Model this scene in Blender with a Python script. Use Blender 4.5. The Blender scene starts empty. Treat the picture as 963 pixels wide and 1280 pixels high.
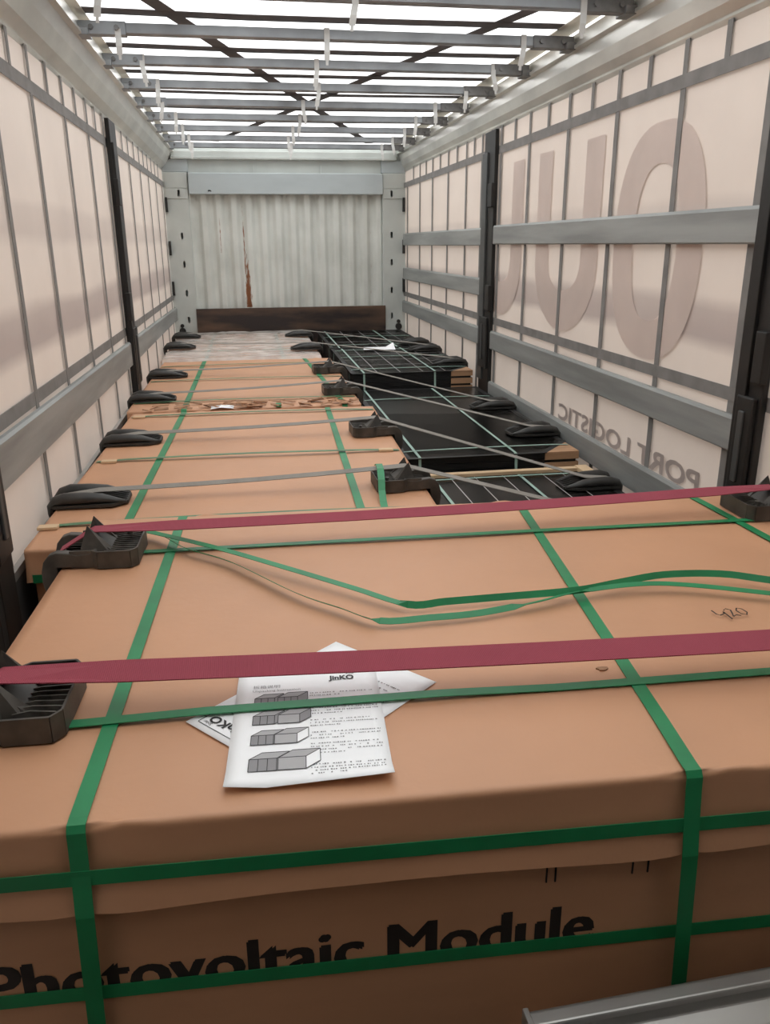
import bpy, bmesh, math, random
from mathutils import Vector, Matrix, noise
random.seed(7)
scene = bpy.context.scene
COL = scene.collection

# ------------------------------------------------------------------ camera
FPX, PITCH, YAW, ROLL = 1009.7, .3207, .1603, .0072
CAM = Vector((-.456, 0, 1.70))
cf = Vector((math.sin(YAW)*math.cos(PITCH), math.cos(YAW)*math.cos(PITCH), -math.sin(PITCH)))
r0 = Vector((math.cos(YAW), -math.sin(YAW), 0)); d0 = cf.cross(r0)
cr = math.cos(ROLL)*r0 + math.sin(ROLL)*d0
cd = -math.sin(ROLL)*r0 + math.cos(ROLL)*d0
cam = bpy.data.cameras.new('camera'); camo = bpy.data.objects.new('camera', cam); COL.objects.link(camo)
camo.matrix_world = Matrix(((cr.x, -cd.x, -cf.x, CAM.x), (cr.y, -cd.y, -cf.y, CAM.y), (cr.z, -cd.z, -cf.z, CAM.z), (0, 0, 0, 1)))
cam.sensor_fit = 'HORIZONTAL'; cam.sensor_width = 36; cam.lens = FPX/963*36
cam.clip_start = .05; cam.clip_end = 200
scene.camera = camo

# ------------------------------------------------------------------ light: overcast daylight
W = bpy.data.worlds.new('overcast_sky'); scene.world = W; W.use_nodes = True
bg = W.node_tree.nodes['Background']; bg.inputs[0].default_value = (1, .985, .96, 1); bg.inputs[1].default_value = 2.6
vs = scene.view_settings
vs.view_transform = 'Standard'; vs.look = 'None'; vs.gamma = 1; vs.use_curve_mapping = False; vs.exposure = 0.05

# ------------------------------------------------------------------ materials
def mat(name, col, rough=.6, metal=0, var=.0, scale=(6, 6, 6), col2=None, bump=0, bscale=60, transl=0, spec=.5, detail=4, thr=None):
    m = bpy.data.materials.new(name); m.use_nodes = True
    nt = m.node_tree; N = nt.nodes; L = nt.links
    p = N['Principled BSDF']; out = N['Material Output']
    p.inputs['Base Color'].default_value = (*col, 1); p.inputs['Roughness'].default_value = rough
    p.inputs['Metallic'].default_value = metal; p.inputs['Specular IOR Level'].default_value = spec
    tc = N.new('ShaderNodeTexCoord')
    m['_c'] = 0
    csock = None
    if var or col2:
        mp = N.new('ShaderNodeMapping'); mp.inputs['Scale'].default_value = scale; L.new(tc.outputs['Object'], mp.inputs[0])
        nz = N.new('ShaderNodeTexNoise'); nz.inputs['Scale'].default_value = 1; nz.inputs['Detail'].default_value = detail
        L.new(mp.outputs[0], nz.inputs['Vector'])
        rp = N.new('ShaderNodeValToRGB'); c2 = col2 or tuple(max(0, c*(1-var)) for c in col)
        lo, hi = thr or (.35, .65)
        rp.color_ramp.elements[0].position = lo; rp.color_ramp.elements[1].position = hi
        rp.color_ramp.elements[0].color = (*c2, 1); rp.color_ramp.elements[1].color = (*col, 1)
        L.new(nz.outputs[0], rp.inputs[0]); L.new(rp.outputs[0], p.inputs['Base Color']); csock = rp.outputs[0]
    if bump:
        n2 = N.new('ShaderNodeTexNoise'); n2.inputs['Scale'].default_value = bscale; L.new(tc.outputs['Object'], n2.inputs['Vector'])
        b = N.new('ShaderNodeBump'); b.inputs['Strength'].default_value = bump; b.inputs['Distance'].default_value = .01
        L.new(n2.outputs[0], b.inputs['Height']); L.new(b.outputs[0], p.inputs['Normal'])
    if transl:
        t = N.new('ShaderNodeBsdfTranslucent'); t.inputs[0].default_value = (*col, 1)
        if csock: L.new(csock, t.inputs[0])
        mx = N.new('ShaderNodeMixShader'); mx.inputs[0].default_value = transl
        L.new(p.outputs[0], mx.inputs[1]); L.new(t.outputs[0], mx.inputs[2]); L.new(mx.outputs[0], out.inputs[0])
    return m

def curtain_mat(name, base, stain, tl=.2):
    """pvc curtain: milky, light comes through; long level scuffs where the boards rub, blotchy grime"""
    m = bpy.data.materials.new(name); m.use_nodes = True
    nt = m.node_tree; N = nt.nodes; L = nt.links
    p = N['Principled BSDF']; p.inputs['Roughness'].default_value = .55; out = N['Material Output']
    tc = N.new('ShaderNodeTexCoord'); sp = N.new('ShaderNodeSeparateXYZ'); L.new(tc.outputs['Object'], sp.inputs[0])
    mp = N.new('ShaderNodeMapping'); mp.inputs['Scale'].default_value = (1, .8, 3.2); L.new(tc.outputs['Object'], mp.inputs[0])
    nz = N.new('ShaderNodeTexNoise'); nz.inputs['Scale'].default_value = 1.3; nz.inputs['Detail'].default_value = 6; L.new(mp.outputs[0], nz.inputs['Vector'])
    # level stain belt
    wob = N.new('ShaderNodeMath'); wob.operation = 'MULTIPLY_ADD'; L.new(nz.outputs[0], wob.inputs[0]); wob.inputs[1].default_value = .07; L.new(sp.outputs['Z'], wob.inputs[2])
    rp = N.new('ShaderNodeValToRGB'); L.new(wob.outputs[0], rp.inputs[0])
    mr = N.new('ShaderNodeMapRange'); mr.inputs[1].default_value = 0; mr.inputs[2].default_value = 2.6; L.new(wob.outputs[0], mr.inputs[0]); L.new(mr.outputs[0], rp.inputs[0])
    cr_ = rp.color_ramp; cr_.elements[0].position = 0; cr_.elements[0].color = (.08,)*3+(1,)
    cr_.elements[1].position = 1; cr_.elements[1].color = (.08, .08, .08, 1)
    for pos, v in ((.515, .08), (.535, 1), (.575, .8), (.595, .08), (.665, .08), (.685, .45), (.72, .35), (.735, .08)):
        e = cr_.elements.new(pos); e.color = (v, v, v, 1)
    n3 = N.new('ShaderNodeTexNoise'); n3.inputs['Scale'].default_value = 2.2; n3.inputs['Detail'].default_value = 8; L.new(tc.outputs['Object'], n3.inputs['Vector'])
    ad = N.new('ShaderNodeMath'); ad.operation = 'MULTIPLY_ADD'; L.new(n3.outputs[0], ad.inputs[0]); ad.inputs[1].default_value = .5
    sub = N.new('ShaderNodeMath'); sub.operation = 'SUBTRACT'; L.new(rp.outputs[0], sub.inputs[0]); sub.inputs[1].default_value = .2
    L.new(sub.outputs[0], ad.inputs[2]); ad.use_clamp = True
    mx = N.new('ShaderNodeMix'); mx.data_type = 'RGBA'; L.new(ad.outputs[0], mx.inputs[0])
    mx.inputs[6].default_value = (*base, 1); mx.inputs[7].default_value = (*stain, 1)
    L.new(mx.outputs[2], p.inputs['Base Color'])
    t = N.new('ShaderNodeBsdfTranslucent'); L.new(mx.outputs[2], t.inputs[0])
    ms = N.new('ShaderNodeMixShader'); ms.inputs[0].default_value = tl
    L.new(p.outputs[0], ms.inputs[1]); L.new(t.outputs[0], ms.inputs[2]); L.new(ms.outputs[0], out.inputs[0])
    return m

def roof_mat():
    m = bpy.data.materials.new('roof_tarp'); m.use_nodes = True
    nt = m.node_tree; N = nt.nodes; L = nt.links; out = N['Material Output']; N.remove(N['Principled BSDF'])
    tr = N.new('ShaderNodeBsdfTransparent'); tr.inputs[0].default_value = (.95, .97, 1, 1)
    t = N.new('ShaderNodeBsdfTranslucent'); t.inputs[0].default_value = (.9, .92, .94, 1)
    ms = N.new('ShaderNodeMixShader'); ms.inputs[0].default_value = .5
    L.new(tr.outputs[0], ms.inputs[1]); L.new(t.outputs[0], ms.inputs[2]); L.new(ms.outputs[0], out.inputs[0])
    return m

def weave_mat(name, col, dark, freq=420, axis='X', rough=.75):
    m = mat(name, col, rough)
    nt = m.node_tree; N = nt.nodes; L = nt.links; p = N['Principled BSDF']; tc = N['Texture Coordinate']
    w = N.new('ShaderNodeTexWave'); w.bands_direction = axis; w.inputs['Scale'].default_value = freq/3.2; w.inputs['Distortion'].default_value = 1.2; w.inputs['Detail'].default_value = 1
    L.new(tc.outputs['Object'], w.inputs['Vector'])
    n = N.new('ShaderNodeTexNoise'); n.inputs['Scale'].default_value = 14; L.new(tc.outputs['Object'], n.inputs['Vector'])
    mu = N.new('ShaderNodeMath'); mu.operation = 'MULTIPLY'; L.new(w.outputs['Fac'], mu.inputs[0]); L.new(n.outputs[0], mu.inputs[1])
    mx = N.new('ShaderNodeMix'); mx.data_type = 'RGBA'; L.new(mu.outputs[0], mx.inputs[0])
    mx.inputs[6].default_value = (*col, 1); mx.inputs[7].default_value = (*dark, 1); L.new(mx.outputs[2], p.inputs['Base Color'])
    b = N.new('ShaderNodeBump'); b.inputs['Strength'].default_value = .5; b.inputs['Distance'].default_value = .002
    L.new(w.outputs['Fac'], b.inputs['Height']); L.new(b.outputs[0], p.inputs['Normal'])
    return m

def bulkhead_mat():
    """grey-white painted steel with rust runs that keep to a few of the ribs"""
    m = bpy.data.materials.new('painted_steel_rusty'); m.use_nodes = True
    nt = m.node_tree; N = nt.nodes; L = nt.links; p = N['Principled BSDF']; p.inputs['Roughness'].default_value = .3
    tc = N.new('ShaderNodeTexCoord'); sp = N.new('ShaderNodeSeparateXYZ'); L.new(tc.outputs['Object'], sp.inputs[0])
    def M(op, a, b=None, c=None, clamp=False):
        n = N.new('ShaderNodeMath'); n.operation = op; n.use_clamp = clamp
        for i, v in enumerate((a, b, c)):
            if v is None: continue
            if isinstance(v, (int, float)): n.inputs[i].default_value = v
            else: L.new(v, n.inputs[i])
        return n.outputs[0]
    mp = N.new('ShaderNodeMapping'); mp.inputs['Scale'].default_value = (60, 1, 14); L.new(tc.outputs['Object'], mp.inputs[0])
    nz = N.new('ShaderNodeTexNoise'); nz.inputs['Scale'].default_value = 1; nz.inputs['Detail'].default_value = 6; L.new(mp.outputs[0], nz.inputs['Vector'])
    x = sp.outputs['X']; z = sp.outputs['Z']
    tot = None
    for cx, w, z0, z1, amt in ((-.45, .065, 1.06, 1.66, .98), (-.47, .018, 1.4, 2.2, .8), (-.71, .02, 1.62, 2.2, .62), (.88, .03, 1.1, 2.2, .45), (-.2, .02, 1.1, 1.35, .5), (.02, .02, 1.08, 1.3, .5), (.15, .02, 1.08, 1.3, .5), (.3, .02, 1.1, 1.28, .5)):
        d = M('ABSOLUTE', M('SUBTRACT', x, cx)); h = M('SUBTRACT', 1, M('DIVIDE', d, w), clamp=True)
        g = M('MULTIPLY', M('GREATER_THAN', z, z0), M('LESS_THAN', z, z1))
        fd = M('ADD', .45, M('MULTIPLY', M('SUBTRACT', z1, z), 1.4), clamp=True); v = M('MULTIPLY', M('MULTIPLY', M('MULTIPLY', h, g), fd), amt); tot = v if tot is None else M('MAXIMUM', tot, v)
    a = M('MULTIPLY', M('SUBTRACT', M('ADD', tot, nz.outputs[0]), 1.0), 5, clamp=True)
    mx = N.new('ShaderNodeMix'); mx.data_type = 'RGBA'; L.new(a, mx.inputs[0])
    n2 = N.new('ShaderNodeTexNoise'); n2.inputs['Scale'].default_value = 3; n2.inputs['Detail'].default_value = 6; L.new(tc.outputs['Object'], n2.inputs['Vector'])
    rp = N.new('ShaderNodeValToRGB'); L.new(n2.outputs[0], rp.inputs[0])
    rp.color_ramp.elements[0].position = .3; rp.color_ramp.elements[0].color = (.58, .60, .56, 1); rp.color_ramp.elements[1].position = .6; rp.color_ramp.elements[1].color = (.70, .72, .68, 1)
    L.new(rp.outputs[0], mx.inputs[6]); mx.inputs[7].default_value = (.24, .085, .03, 1)
    L.new(mx.outputs[2], p.inputs['Base Color'])
    return m

CARD = mat('cardboard', (.575, .302, .166), .52, 0, .10, (2.5, 2.5, 9), bump=.06, bscale=45, spec=.6)
CARDEDGE = mat('cardboard_torn', (.45, .25, .14), .85, 0, .35, (25, 25, 25))
KRAFT = mat('edge_kraft', (.62, .45, .28), .8)
GREEN = mat('green_band', (.012, .235, .085), .42, 0, .2, (9, 9, 9))
PALEGREEN = mat('pale_green_band', (.34, .50, .43), .5, 0, .2, (9, 9, 9))
OLDGREEN = mat('dull_green_band', (.10, .24, .12), .5, 0, .3, (9, 9, 9))
RED = weave_mat('red_webbing', (.36, .055, .085), (.24, .036, .058))
GREY = weave_mat('grey_webbing', (.32, .30, .265), (.12, .11, .10), 300)
PLASTIC = mat('black_plastic', (.035, .033, .03), .5, 0, .45, (18, 18, 18), col2=(.02, .02, .018), bump=.05)
PLASTICG = mat('dusty_black_plastic', (.075, .066, .055), .5, 0, .45, (14, 14, 14), col2=(.03, .027, .023), bump=.05)
PAPER = mat('paper', (.93, .955, .97), .6)
INK = mat('ink', (.03, .03, .032), .7)
INKG = mat('ink_grey', (.27, .27, .28), .7)
INKL = mat('ink_light_grey', (.42, .42, .43), .7)
PRINT = mat('black_print', (.018, .012, .01), .7)
ALU = mat('aluminium', (.50, .50, .48), .42, .75, .3, (2, .7, 7), bump=.04, bscale=25)
ALURAIL = mat('aluminium_rail', (.80, .79, .74), .3, .6, .25, (3, 2.2, 6), bump=.4, bscale=3.5)
BOARD = mat('anodised_board', (.36, .375, .365), .5, .3, .3, (6, 1.2, 14), bump=.03)
STEEL = mat('galvanised_bow', (.36, .38, .40), .45, .6, .25, (6, 6, 6))
BRACKET = mat('bracket_steel', (.22, .22, .22), .5, .5, .3, (20, 20, 20))
POSTBLACK = mat('post_black', (.018, .017, .016), .5, .1, .4, (10, 10, 3), bump=.03)
POSTGREY = mat('post_grey', (.10, .105, .105), .45, .4, .3, (8, 8, 3))
WEB = mat('curtain_webbing', (.25, .24, .23), .8, 0, .2, (12, 12, 12), transl=.08)
ROOFWEB = mat('roof_webbing', (.19, .18, .18), .8, 0, .15, (12, 12, 12), transl=.4)
CURT_R = CURT_L = curtain_mat('curtain_pvc', (.77, .675, .60), (.45, .375, .345), .16)
GHOST = mat('print_showing_through', (.69, .58, .525), .55, 0, .1, (3, 3, 3), transl=.15)
GHOST2 = mat('small_print_showing_through', (.47, .40, .37), .55, 0, .1, (3, 3, 3), transl=.15)
ROOF = roof_mat()
ROOFEDGE = mat('tarp_edge', (.75, .73, .67), .7, 0, .1, (6, 6, 6), transl=.25)
BULK = bulkhead_mat()
BULKP = mat('painted_steel', (.56, .59, .56), .45, .05, .12, (4, 4, 3))
HEADER = mat('header_grey_blue', (.47, .52, .53), .4, .1, .08, (3, 3, 8))
PLY = mat('dark_plywood', (.15, .085, .05), .5, 0, .5, (1.6, 3, 8), col2=(.022, .014, .013), detail=7, thr=(.42, .75))
HOLE = mat('dark_slot', (.01, .01, .01), .9)
GLASS = mat('module_glass', (.022, .021, .020), .24, 0, .3, (2, 2, 2), spec=.55)
FRAME = mat('module_frame', (.007, .007, .007), .55, .1)
CELL = mat('cell_line', (.45, .45, .45), .5)
WOOD = mat('pallet_wood', (.50, .29, .16), .8, 0, .35, (3, 30, 30), bump=.1)
TIE = mat('white_tie', (.62, .62, .60), .55)
FLOORM = mat('floor_ply', (.07, .055, .045), .7, 0, .4, (4, 4, 4))
SHADEROOM = mat('shade_room_concrete', (.2, .185, .165), .85, 0, .2, (2, 2, 2))
ASPH = mat('yard_asphalt', (.18, .175, .17), .9, 0, .2, (2, 2, 2))

def film_mat():
    m = bpy.data.materials.new('stretch_film'); m.use_nodes = True
    nt = m.node_tree; N = nt.nodes; L = nt.links; out = N['Material Output']; p = N['Principled BSDF']
    p.inputs['Base Color'].default_value = (.8, .76, .72, 1); p.inputs['Roughness'].default_value = .22
    tr = N.new('ShaderNodeBsdfTransparent'); ms = N.new('ShaderNodeMixShader')
    tc = N.new('ShaderNodeTexCoord'); n = N.new('ShaderNodeTexNoise'); n.inputs['Scale'].default_value = 1; n.inputs['Detail'].default_value = 5; mp = N.new('ShaderNodeMapping'); mp.inputs['Scale'].default_value = (4, 11, 5); L.new(tc.outputs['Object'], mp.inputs[0]); L.new(mp.outputs[0], n.inputs['Vector'])
    mr = N.new('ShaderNodeMapRange'); mr.inputs[1].default_value = .35; mr.inputs[2].default_value = .7; mr.inputs[3].default_value = .38; mr.inputs[4].default_value = .8
    L.new(n.outputs[0], mr.inputs[0]); L.new(mr.outputs[0], ms.inputs[0])
    L.new(tr.outputs[0], ms.inputs[1]); L.new(p.outputs[0], ms.inputs[2]); L.new(ms.outputs[0], out.inputs[0])
    return m
FILM = film_mat()

# ------------------------------------------------------------------ mesh helpers
def abox(bm, c, s, rz=0, ry=0, rx=0):
    mt = Matrix.Translation(c) @ Matrix.Rotation(rz, 4, 'Z') @ Matrix.Rotation(ry, 4, 'Y') @ Matrix.Rotation(rx, 4, 'X') @ Matrix.Diagonal((*s, 1))
    bmesh.ops.create_cube(bm, size=1, matrix=mt)
def bb(bm, x0, x1, y0, y1, z0, z1): abox(bm, ((x0+x1)/2, (y0+y1)/2, (z0+z1)/2), (x1-x0, y1-y0, z1-z0))
def prism(bm, pts, axis, a, b):
    """extrude a closed outline along an axis: 'y' pts are (x,z); 'z' pts are (x,y); 'x' pts are (y,z)"""
    def P(p, t): return {'y': (p[0], t, p[1]), 'z': (p[0], p[1], t), 'x': (t, p[0], p[1])}[axis]
    v0 = [bm.verts.new(P(p, a)) for p in pts]; v1 = [bm.verts.new(P(p, b)) for p in pts]
    n = len(pts)
    bm.faces.new(v0); bm.faces.new(v1[::-1])
    for i in range(n): bm.faces.new((v0[i], v0[(i+1) % n], v1[(i+1) % n], v1[i]))
def ribbon(bm, pts, w, t, wd):
    """strap: sweep a thin flat section along points; wd = width direction(s)"""
    pts = [Vector(p) for p in pts]; n = len(pts)
    wds = [Vector(wd).normalized()]*n if not isinstance(wd, list) else [Vector(q).normalized() for q in wd]
    rings = []
    for i, p in enumerate(pts):
        tg = (pts[min(i+1, n-1)]-pts[max(i-1, 0)]).normalized(); nm = tg.cross(wds[i]).normalized()
        a = wds[i]*w/2; b = nm*t/2
        rings.append([bm.verts.new(p+q) for q in (a+b, -a+b, -a-b, a-b)])
    for r, s in zip(rings, rings[1:]):
        for k in range(4): bm.faces.new((r[k], r[(k+1) % 4], s[(k+1) % 4], s[k]))
    bm.faces.new(rings[0][::-1]); bm.faces.new(rings[-1])
def cyl(bm, p, q, r, seg=12, r2=None):
    p = Vector(p); q = Vector(q); d = q-p
    m = Matrix.Translation((p+q)/2) @ d.to_track_quat('Z', 'Y').to_matrix().to_4x4()
    bmesh.ops.create_cone(bm, cap_ends=True, segments=seg, radius1=r, radius2=r if r2 is None else r2, depth=d.length, matrix=m)
def obj(name, bm, m, parent=None, bevel=0, smooth=False, seg=2):
    me = bpy.data.meshes.new(name); bmesh.ops.recalc_face_normals(bm, faces=bm.faces); bm.to_mesh(me); bm.free()
    me.materials.append(m)
    if smooth: me.polygons.foreach_set('use_smooth', [True]*len(me.polygons))
    o = bpy.data.objects.new(name, me); COL.objects.link(o); o.parent = parent
    if bevel:
        b = o.modifiers.new('bevel', 'BEVEL'); b.width = bevel; b.segments = seg; b.limit_method = 'ANGLE'
    return o
def mk(name, fn, m, parent=None, **k):
    bm = bmesh.new(); fn(bm); return obj(name, bm, m, parent, **k)
def tag(o, label=None, cat=None, group=None, kind=None):
    for k, v in (('label', label), ('category', cat), ('group', group), ('kind', kind)):
        if v: o[k] = v
    return o
def thing(name, loc, rz, label, cat, group=None):
    o = bpy.data.objects.new(name, None); COL.objects.link(o); o.location = loc; o.rotation_euler = (0, 0, rz); o.empty_display_size = .1
    return tag(o, label, cat, group)
def text_mesh(s, m, parent, mat4, name='lettering', bold=0, sx=1, sy=1, align='LEFT', w=None, h=None, depth=0, fat=0):
    cu = bpy.data.curves.new('t', 'FONT'); cu.body = s; cu.offset = bold; cu.align_x = align; cu.resolution_u = 3; cu.extrude = depth
    to = bpy.data.objects.new('t', cu); COL.objects.link(to)
    dg = bpy.context.evaluated_depsgraph_get(); dg.update()
    me = bpy.data.meshes.new_from_object(to.evaluated_get(dg)); bpy.data.objects.remove(to)
    xs = [v.co.x for v in me.vertices]; ys = [v.co.y for v in me.vertices]
    fx = w/(max(xs)-min(xs)) if w else sx; fy = h/(max(ys)-min(ys)) if h else sy
    ox = min(xs) if w else 0; oy = min(ys) if h else 0
    for v in me.vertices: v.co = mat4 @ Vector(((v.co.x-ox)*fx, (v.co.y-oy)*fy, v.co.z))
    if fat:
        bm = bmesh.new(); bm.from_mesh(me); src = bm.verts[:] + bm.edges[:] + bm.faces[:]
        for k in (1, 2, 3):
            d = bmesh.ops.duplicate(bm, geom=src); bmesh.ops.translate(bm, verts=[v for v in d['geom'] if isinstance(v, bmesh.types.BMVert)], vec=Vector(mat4.col[0][:3])*fat*k/3 + Vector(mat4.col[1][:3])*fat*.45*(k % 2) + Vector(mat4.col[2][:3])*.00005*k)
        bm.to_mesh(me); bm.free()
    me.materials.clear(); me.materials.append(m)
    o = bpy.data.objects.new(name, me); COL.objects.link(o); o.parent = parent
    return o
def cut(o, cutters):
    """carve real pockets into a part"""
    for bm in cutters:
        c = obj('cutter', bm, HOLE); m = o.modifiers.new('cut', 'BOOLEAN'); m.operation = 'DIFFERENCE'; m.solver = 'EXACT'; m.object = c
    dg = bpy.context.evaluated_depsgraph_get(); dg.update()
    me = bpy.data.meshes.new_from_object(o.evaluated_get(dg)); mt_ = o.data.materials[0]
    for m in [m for m in o.modifiers if m.type == 'BOOLEAN']:
        c = m.object; o.modifiers.remove(m); bpy.data.objects.remove(c)
    for m in list(o.modifiers): o.modifiers.remove(m)
    o.data = me; me.materials.clear(); me.materials.append(mt_)
def oval(cx, cz, rx, rz_, half, y0, y1):
    bm = bmesh.new(); prism(bm, [(cx+rx*math.cos(a), cz+half*(1 if math.sin(a) > 0 else -1)+rz_*math.sin(a)) for a in [(k+.5)*math.pi/6 for k in range(12)]], 'y', y0, y1); return bm
def oval_rim(b, cx, cz, rx, rz_, half, t, y0, y1):
    n = 12; an = [(k+.5)*math.pi/6 for k in range(n)]
    def P(d, y): return [b.verts.new((cx+(rx+d)*math.cos(a), y, cz+half*(1 if math.sin(a) > 0 else -1)+(rz_+d)*math.sin(a))) for a in an]
    r = [P(0, y0), P(t, y0), P(t, y1), P(0, y1)]
    for q in range(4):
        for k in range(n): b.faces.new((r[q][k], r[q][(k+1) % n], r[(q+1) % 4][(k+1) % n], r[(q+1) % 4][k]))
def struct(o): return tag(o, kind='structure')

# ================================================================== the setting
HALF, YF, YR = 1.245, 9.06, -.55
struct(mk('floor', lambda b: bb(b, -1.232, 1.232, YR, 9.2, -.08, 0), FLOORM))
# yard outside, and an added unseen enclosure that blocks skylight at the rear
struct(mk('ground', lambda b: bb(b, -40, 40, YR, 60, -1.30, -1.22), ASPH))
def shade_room(b):
    bb(b, -6, 6, -8, YR-.02, -.12, -.005)
    bb(b, -6, 6, -8.2, -8, -.12, 5); bb(b, -6.2, -6, -8.2, YR, -1.3, 5); bb(b, 6, 6.2, -8.2, YR, -1.3, 5)
    bb(b, -6.2, 6.2, -8.2, YR, 5, 5.2)
    bb(b, -6.2, -1.30, YR-.2, YR, -1.3, 5); bb(b, 1.30, 6.2, YR-.2, YR, -1.3, 5); bb(b, -1.3, 1.3, YR-.2, YR, 2.78, 5)
struct(mk('wall_shade_room', shade_room, SHADEROOM))

# ---- roof: tarp, edge strips, side rails
def tarp(b):
    n = 110; g = []
    for i in range(n+1):
        y = YR + (YF+.1-YR)*i/n; row = []
        for x in (-1.2, -.6, 0, .6, 1.2): row.append(b.verts.new((x, y, 2.70 + .012*math.sin(y*9.4) + .006*math.sin(x*5+y*3))))
        g.append(row)
    for i in range(n):
        for j in range(4): b.faces.new((g[i][j], g[i][j+1], g[i+1][j+1], g[i+1][j]))
roof = struct(mk('ceiling', tarp, ROOF, smooth=True))
for s in (-1, 1):
    mk('tarp_hem', lambda b: bb(b, *sorted((s*1.10, s*1.2)), YR, YF, 2.678, 2.682), ROOFEDGE, roof)
def rail(s):
    prof = [(-1.275, 2.415), (-1.245, 2.415), (-1.235, 2.432), (-1.247, 2.436), (-1.235, 2.445), (-1.20, 2.475), (-1.165, 2.53), (-1.145, 2.585), (-1.118, 2.592), (-1.118, 2.606), (-1.135, 2.61), (-1.135, 2.66), (-1.275, 2.66)]
    g = 0 if s < 0 else .055
    return lambda b: prism(b, [(-s*(x-g*min(1, max(0, (z-2.44)/.15))) if x > -1.27 else -s*x, z) for x, z in prof], 'y', YR, YF+.12)
trim1 = struct(mk('trim_1', rail(-1), ALURAIL)); trim2 = struct(mk('trim_2', rail(1), ALURAIL))
trim1.name = 'trim_1'; trim2.name = 'trim_2'

BOWY = [-.28, .38, 1.04, 1.7, 2.33, 2.97, 3.62, 4.27, 4.93, 5.6, 6.25, 6.9, 7.55, 8.2, 8.78]
ords = ['first', 'second', 'third', 'fourth', 'fifth', 'sixth', 'seventh', 'eighth', 'ninth', 'tenth', 'eleventh', 'twelfth', 'thirteenth', 'fourteenth', 'fifteenth']
bow_parts = None
def make_bow():
    root = thing('roof_bow', (0, 0, 2.6), 0, '', 'roof bow', 'steel bows under the roof tarp')
    def beam(b): prism(b, [(-.021, .006), (-.016, 0), (.016, 0), (.021, .006), (.021, .046), (-.021, .046)], 'x', -1.1, 1.15)
    mk('beam', beam, STEEL, root)
    for s, e in ((-1, 0), (1, .045)):
        br = mk('end_bracket', lambda b: (bb(b, *sorted((s*.93+e, s*1.135+e)), -.027, .027, -.005, .05), bb(b, *sorted((s*1.09+e, s*1.14+e)), -.05, .05, -.012, .02)), STEEL if s < 0 else BRACKET, root, bevel=.003)
        for x in (.97, 1.08): mk('bolt', lambda b: (cyl(b, (s*x+e, -.026, .024), (s*x+e, -.036, .024), .011, 8)), BRACKET, br)
    return root
def tree(root):
    c = root.copy(); COL.objects.link(c)
    for ch in list(root.children):
        d = ch.copy(); COL.objects.link(d); d.parent = c
        for g in list(ch.children):
            e = g.copy(); COL.objects.link(e); e.parent = d
    return c
proto = make_bow()
nb = len(BOWY)
for i, y in enumerate(BOWY):
    o = proto if i == 0 else tree(proto); o.location = (0, y, 2.6)
    k = nb-1-i
    o['label'] = 'grey steel roof bow right against the corrugated end wall' if k == 0 else 'grey steel roof bow spanning the side rails, %s from the corrugated end wall' % ords[k]
    # white tongues hanging from the bow
    if y > 3:
        for x in (-.93, .01, .96):
            xx = x + random.uniform(-.04, .04); tl = random.uniform(-.035, .035)
            def tongue(b):
                ribbon(b, [(0, -.024, .05), (0, -.026, -.01), (tl*.3, -.034, -.05), (tl*.5, -.03, -.085)], .026, .004, (1, 0, 0))
                ribbon(b, [(tl*.5, -.03, -.085), (tl*.55, -.03, -.105)], .012, .004, (1, 0, 0))
            t = mk('hanging_tongue', tongue, TIE, o); t.location = (xx, 0, 0)
# flat dark tapes of the folding roof, half way between bows, and the crossing diagonals
for i, (a, c) in enumerate(zip(BOWY, BOWY[1:])):
    y = c-.05
    mk('roof_tape', lambda b: ribbon(b, [(-1.13, y, 2.684), (-.4, y+.01, 2.678), (.3, y-.008, 2.676), (1.13, y, 2.684)], .10, .003, (0, 1, 0)), ROOFWEB, roof)
for pts in ([(-1.1, 3.1, 2.682), (.057, 6.6, 2.68), (.86, 9.0, 2.682)], [(1.1, 3.2, 2.684), (.057, 6.6, 2.684), (-.70, 9.0, 2.684)]):
    d = Vector(pts[2])-Vector(pts[0]); mk('diagonal_tape', lambda b: ribbon(b, pts, .075, .003, (d.y, -d.x, 0)), ROOFWEB, roof)

# ---- curtains with their webbing
def curtain(s, m, name):
    ny, nz = 120, 24; 
    def f(b):
        g = []
        for i in range(ny+1):
            y = YR + (YF-.042-YR)*i/ny
            g.append([b.verts.new((s*(HALF + .004*math.sin(y*10.5+j*.05)*(1-j/nz) + .003*noise.noise((y*1.3, j*.3, s))), y, -.1+2.53*j/nz)) for j in range(nz+1)])
        for i in range(ny):
            for j in range(nz): b.faces.new((g[i][j], g[i+1][j], g[i+1][j+1], g[i][j+1]))
    w = struct(mk(name, f, m, smooth=True)); w.name = name
    xi = s*(HALF-.0085)
    ys = ([-.3, .3, .9, 1.48, 2.06, 2.645, 3.22, 3.805, 4.395, 5.01, 5.575, 6.03, 6.47, 7.06, 7.66, 8.22, 8.86] if s > 0 else [-.4, .2, .8, 1.4, 1.95, 2.5, 3.08, 3.63, 4.25, 4.84, 5.36, 5.85, 6.42, 7.05, 7.62, 8.22, 8.8])
    for y in ys:
        mk('curtain_strap', lambda b: bb(b, xi-.0015, xi+.0015, y-.019, y+.019, -.05, 2.26), WEB, w)
    y0 = ys[0]
    for a, c in zip(ys, ys[1:]):
        for y in (a, (a+c)/2): mk('curtain_strap', lambda b: bb(b, xi-.0015, xi+.0015, y-.016, y+.016, 2.305, 2.425), WEB, w)
    mk('curtain_belt', lambda b: bb(b, xi-.003, xi, YR, YF-.042, 2.257, 2.307), WEB, w)
    mk('curtain_belt', lambda b: bb(b, xi-.003, xi, YR, YF-.042, 1.155, 1.203), WEB, w)
    return w
wl = curtain(-1, CURT_L, 'wall_left'); wr = curtain(1, CURT_R, 'wall_right')
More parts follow.
